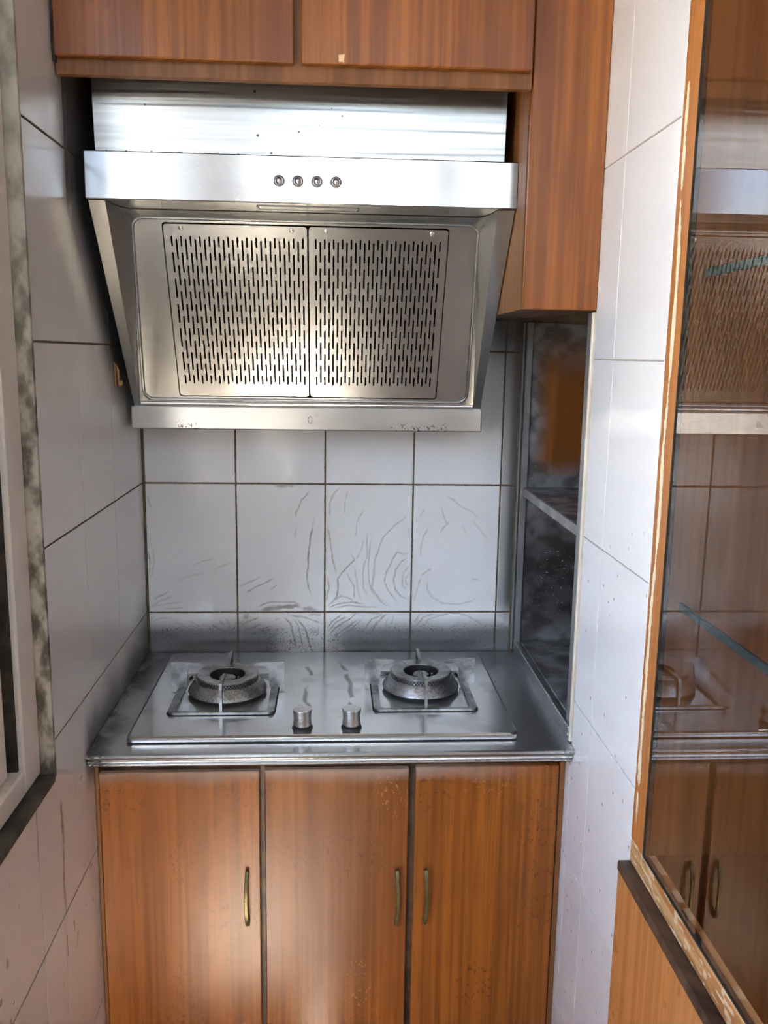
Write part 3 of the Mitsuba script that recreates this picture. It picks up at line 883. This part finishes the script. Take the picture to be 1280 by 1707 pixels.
def burner(cx, cy):
    b = add(hob + '__burner', lathe([(.045, .004), (.0750, .0045), (.0780, .0075), (.0770, .0105), (.0690, .0215), (.0620, .0280), (.036, .0280), (.036, .004), (.045, .004)], (cx, cy, ZH), 72), 'burner_paint', smooth=35)
    add(b + '__foot', lathe([(.030, -.001), (.066, -.001), (.066, .0044), (.030, .0044), (.030, -.001)], (cx, cy, ZH), 48), 'burner_dark', smooth=35)
    # the flame ring: a perforated band under a flat top
    add(b + '__flame_band', lathe([(.040, .0280), (.0600, .0280), (.0600, .0352), (.040, .0352), (.040, .0280)], (cx, cy, ZH), 72), 'burner_dark', smooth=35)
    studs = []
    for k in range(60):
        a = 2 * math.pi * k / 60
        for row, zz in ((0, .0300), (1, .0331)):
            a2 = a + row * math.pi / 60
            s = m3.Manifold.cube([.0022, .0030, .0020], True).rotate([0, 0, math.degrees(a2)]).translate([cx + .0600 * math.cos(a2), cy + .0600 * math.sin(a2), ZH + zz])
            studs.append(s)
    add(b + '__flame_band_teeth', unman(m3.Manifold.compose(studs)), 'burner_paint')
    ringm = man(lathe([(.0352, .0352), (.0610, .0352), (.0618, .0365), (.0618, .0385), (.0606, .0402), (.0560, .0408), (.0420, .0385), (.0385, .0388), (.0362, .0378), (.0352, .0352)], (cx, cy, ZH), 72))
    for k in range(4):
        a = math.radians(38 + 90 * k)
        ringm = ringm - m3.Manifold.cube([.022, .0016, .004], True).rotate([0, 0, math.degrees(a)]).translate([cx + .049 * math.cos(a), cy + .049 * math.sin(a), ZH + .0410])
    add(b + '__ring_cap', unman(ringm), 'support_paint', smooth=35)
    wallm = lathe([(.0325, .006), (.0352, .006), (.0362, .0370), (.0340, .0370), (.0325, .006)], (cx, cy, ZH), 48)
    add(b + '__ring_wall', wallm, 'burner_dark', smooth=35)
    add(b + '__centre_burner', lathe([(0, .004), (.0150, .004), (.0150, .0270), (.0165, .0285), (.0165, .0305), (.0130, .0330), (.0040, .0335), (0, .0335)], (cx, cy, ZH), 40), 'burner_paint', smooth=35)
    add(b + '__pin', lathe([(0, .010), (.0022, .010), (.0022, .034), (0, .035)], (cx + .022, cy - .006, ZH), 12), 'chrome', smooth=35)


def support(cx, cy, front_y):
    s = thing(hob + '__pan_support', None, None)
    hw = .1000
    y0, y1 = front_y, front_y + .205
    outer, inner = rrect(cx - hw, cx + hw, y0, y1, .014), rrect(cx - hw + .014, cx + hw - .014, y0 + .009, y1 - .009, .008)
    fr_ = extrude(Polygon(outer.exterior.coords, [list(inner.exterior.coords)]), .0062)
    fr_.apply_translation((0, 0, ZH - .0004))
    add(s + '__base_frame', fr_, 'support_paint')
    o2 = rrect(cx - hw - .0022, cx + hw + .0022, y0 - .0022, y1 + .0022, .016)
    sh = extrude(Polygon(o2.exterior.coords, [list(inner.exterior.coords)]), .0010)
    sh.apply_translation((0, 0, ZH - .0002))
    add(s + '__base_gap', sh, 'rubber_gap_dark', label='dark line around the support base')
    zt = ZH + .0605
    yc = cy + .010
    for sgn in (-1, 1):
        prof = [(.1130, .006), (.1130, .0605), (.0550, .0575), (.0480, .0530), (.0550, .0505), (.0740, .0505), (.0800, .0450), (.0830, .0060)]
        poly = [(cx + sgn * a, ZH + b) for a, b in prof]
        add(s + '__prong', prism_y(poly, yc - .0030, yc + .0030), 'support_paint')
    for y_out, d in ((y0 + .004, 1), (y1 - .002, -1)):
        prof = [(0, .003), (0, .0500), (.006, .0590), (.012, .0605), (.064, .0575), (.071, .0530), (.064, .0500), (.020, .0505), (.013, .0440), (.010, .003)]
        poly = [(y_out + d * a, ZH + b) for a, b in prof]
        add(s + '__prong', prism_x(poly, cx - .0028, cx + .0028), 'support_paint')
    return s


BL, BR = (.2145, -.2760), (.6045, -.2640)
burner(*BL)
burner(*BR)
s = support(.2145, -.2760, -.3950)
s = support(.6035, -.2640, -.3860)
for kx in (.3700, .4592):
    kb = add(hob + '__knob', lathe([(0, .0075), (.0165, .0075), (.0172, .0090), (.0158, .0170), (.0158, .0240), (.0172, .0330), (.0178, .0362), (.0168, .0375), (0, .0380)], (kx, -.4540, ZH), 40), 'knob_paint', smooth=30)
    add(kb + '__skirt', lathe([(0, 0), (.0190, 0), (.0185, .0030), (.0150, .0040), (.0150, .0078), (0, .0078)], (kx, -.4540, ZH + .0007), 32), 'burner_dark', smooth=30, label='dark gap at the foot of the knob')

# ------------------------------------------------------------------ rusty fitting on the left wall
hk = thing('wall_bracket', 'small rusty brown metal fitting on the left tiled wall beside the hood', 'bracket')
add(hk + '__plate', bx(.0002, .0035, -.2240, -.2110, 1.410, 1.456, .001), 'rust')
hp = [(.004, -.2175, 1.450), (.007, -.2175, 1.442), (.007, -.2175, 1.424), (.009, -.2175, 1.414), (.012, -.2175, 1.414), (.013, -.2175, 1.420)]
add(hk + '__prong', unman(tubes(hp, .0028, 12)), 'rust', smooth=50)

# ------------------------------------------------------------------ glass-fronted cabinet on the right
FY0, FY1 = -.8330, -2.00
gc = thing('glass_cabinet', 'glass-fronted wooden display cabinet filling the right side, its pane mirroring the hood', 'cabinet')
add(gc + '__stile', bx(W - .004, W + .0040, -.8800, FY0, .8065, 2.45, .0015), 'frame_varnish', label='chipped orange-brown frame post')
add(gc + '__stile', bx(W - .004, W + .016, FY1, FY1 + .05, .8065, 2.45, .0018), 'frame_varnish')
add(gc + '__bottom_rail', bx(W - .004, W + .016, FY1, FY0, .7715, .8060, .0018), 'rail_varnish', label='scratched lower frame rail')
add(gc + '__gasket', cat(bx(W - .0044, W + .0040, -.8822, -.8803, .8065, 2.45, .0003), bx(W - .0044, W + .0045, FY1 + .05, -.8822, .8063, .8082, .0003)), 'rubber_gap_dark', label='dark seal along the pane')
pane = trimesh.Trimesh([[W - .0028, FY1 + .045, .8075], [W - .0028, -.8821, .8075], [W - .0028, -.8821, 2.45], [W - .0028, FY1 + .045, 2.45]], [[0, 2, 1], [0, 3, 2]], process=False)
add(gc + '__pane', pane, 'window_glass', label='clear glass pane full of reflections')
CX = W + .29
add(gc + '__case', cat(bx(W + .0046, CX, -.8806, -.8450, .8065, 2.45, .0005), bx(W + .0165, CX, -.8620, -.8450, .440, .8064, .0005), bx(CX, CX + .008, FY1, -.8450, .440, 2.45, .0005),
                       bx(W + .0165, CX, FY1, FY1 + .016, .440, 2.45, .0005), bx(W + .0165, CX, FY1 + .016, -.8625, .440, .4495, .0005),
                       bx(W + .0165, CX, FY1 + .016, -.8625, 2.435, 2.45, .0005)), 'case_veneer', label='dull brown cabinet interior')
for zs in (1.5775, 1.1570):
    g = thing('glass_shelf', {1.5775: 'clear glass shelf with a dark green edge, upper one inside the display cabinet', 1.1570: 'clear glass shelf with a dark green edge, lower one inside the display cabinet'}[zs], 'shelf', 'glass shelves in the display cabinet')
    sheet = trimesh.Trimesh([[W + .024, FY1 + .018, zs + .005], [CX - .001, FY1 + .018, zs + .005], [CX - .001, -.8815, zs + .005], [W + .024, -.8815, zs + .005]], [[0, 1, 2], [0, 2, 3]], process=False)
    add(g + '__sheet', sheet, 'shelf_glass')
    add(g + '__edge', bx(W + .0195, W + .024, FY1 + .018, -.8815, zs, zs + .010, .0008), 'glass_edge', label='dark green polished edge')

low = thing('low_cabinet', 'pale orange low wooden cabinet with a dark ledge under the glass-fronted cabinet, bottom right', 'cabinet')
add(low + '__front_panel', bx(.8345, .8520, FY1, -.8325, .02, .7560, .0012), 'pale_varnish')
add(low + '__ledge', bx(.8335, .8700, FY1, -.8318, .7565, .7708, .0012), 'dark_edge_wood', label='dark chipped ledge')
add(low + '__body', bx(.8525, CX, FY1, -.8330, .02, .4390, .001), 'case_veneer')
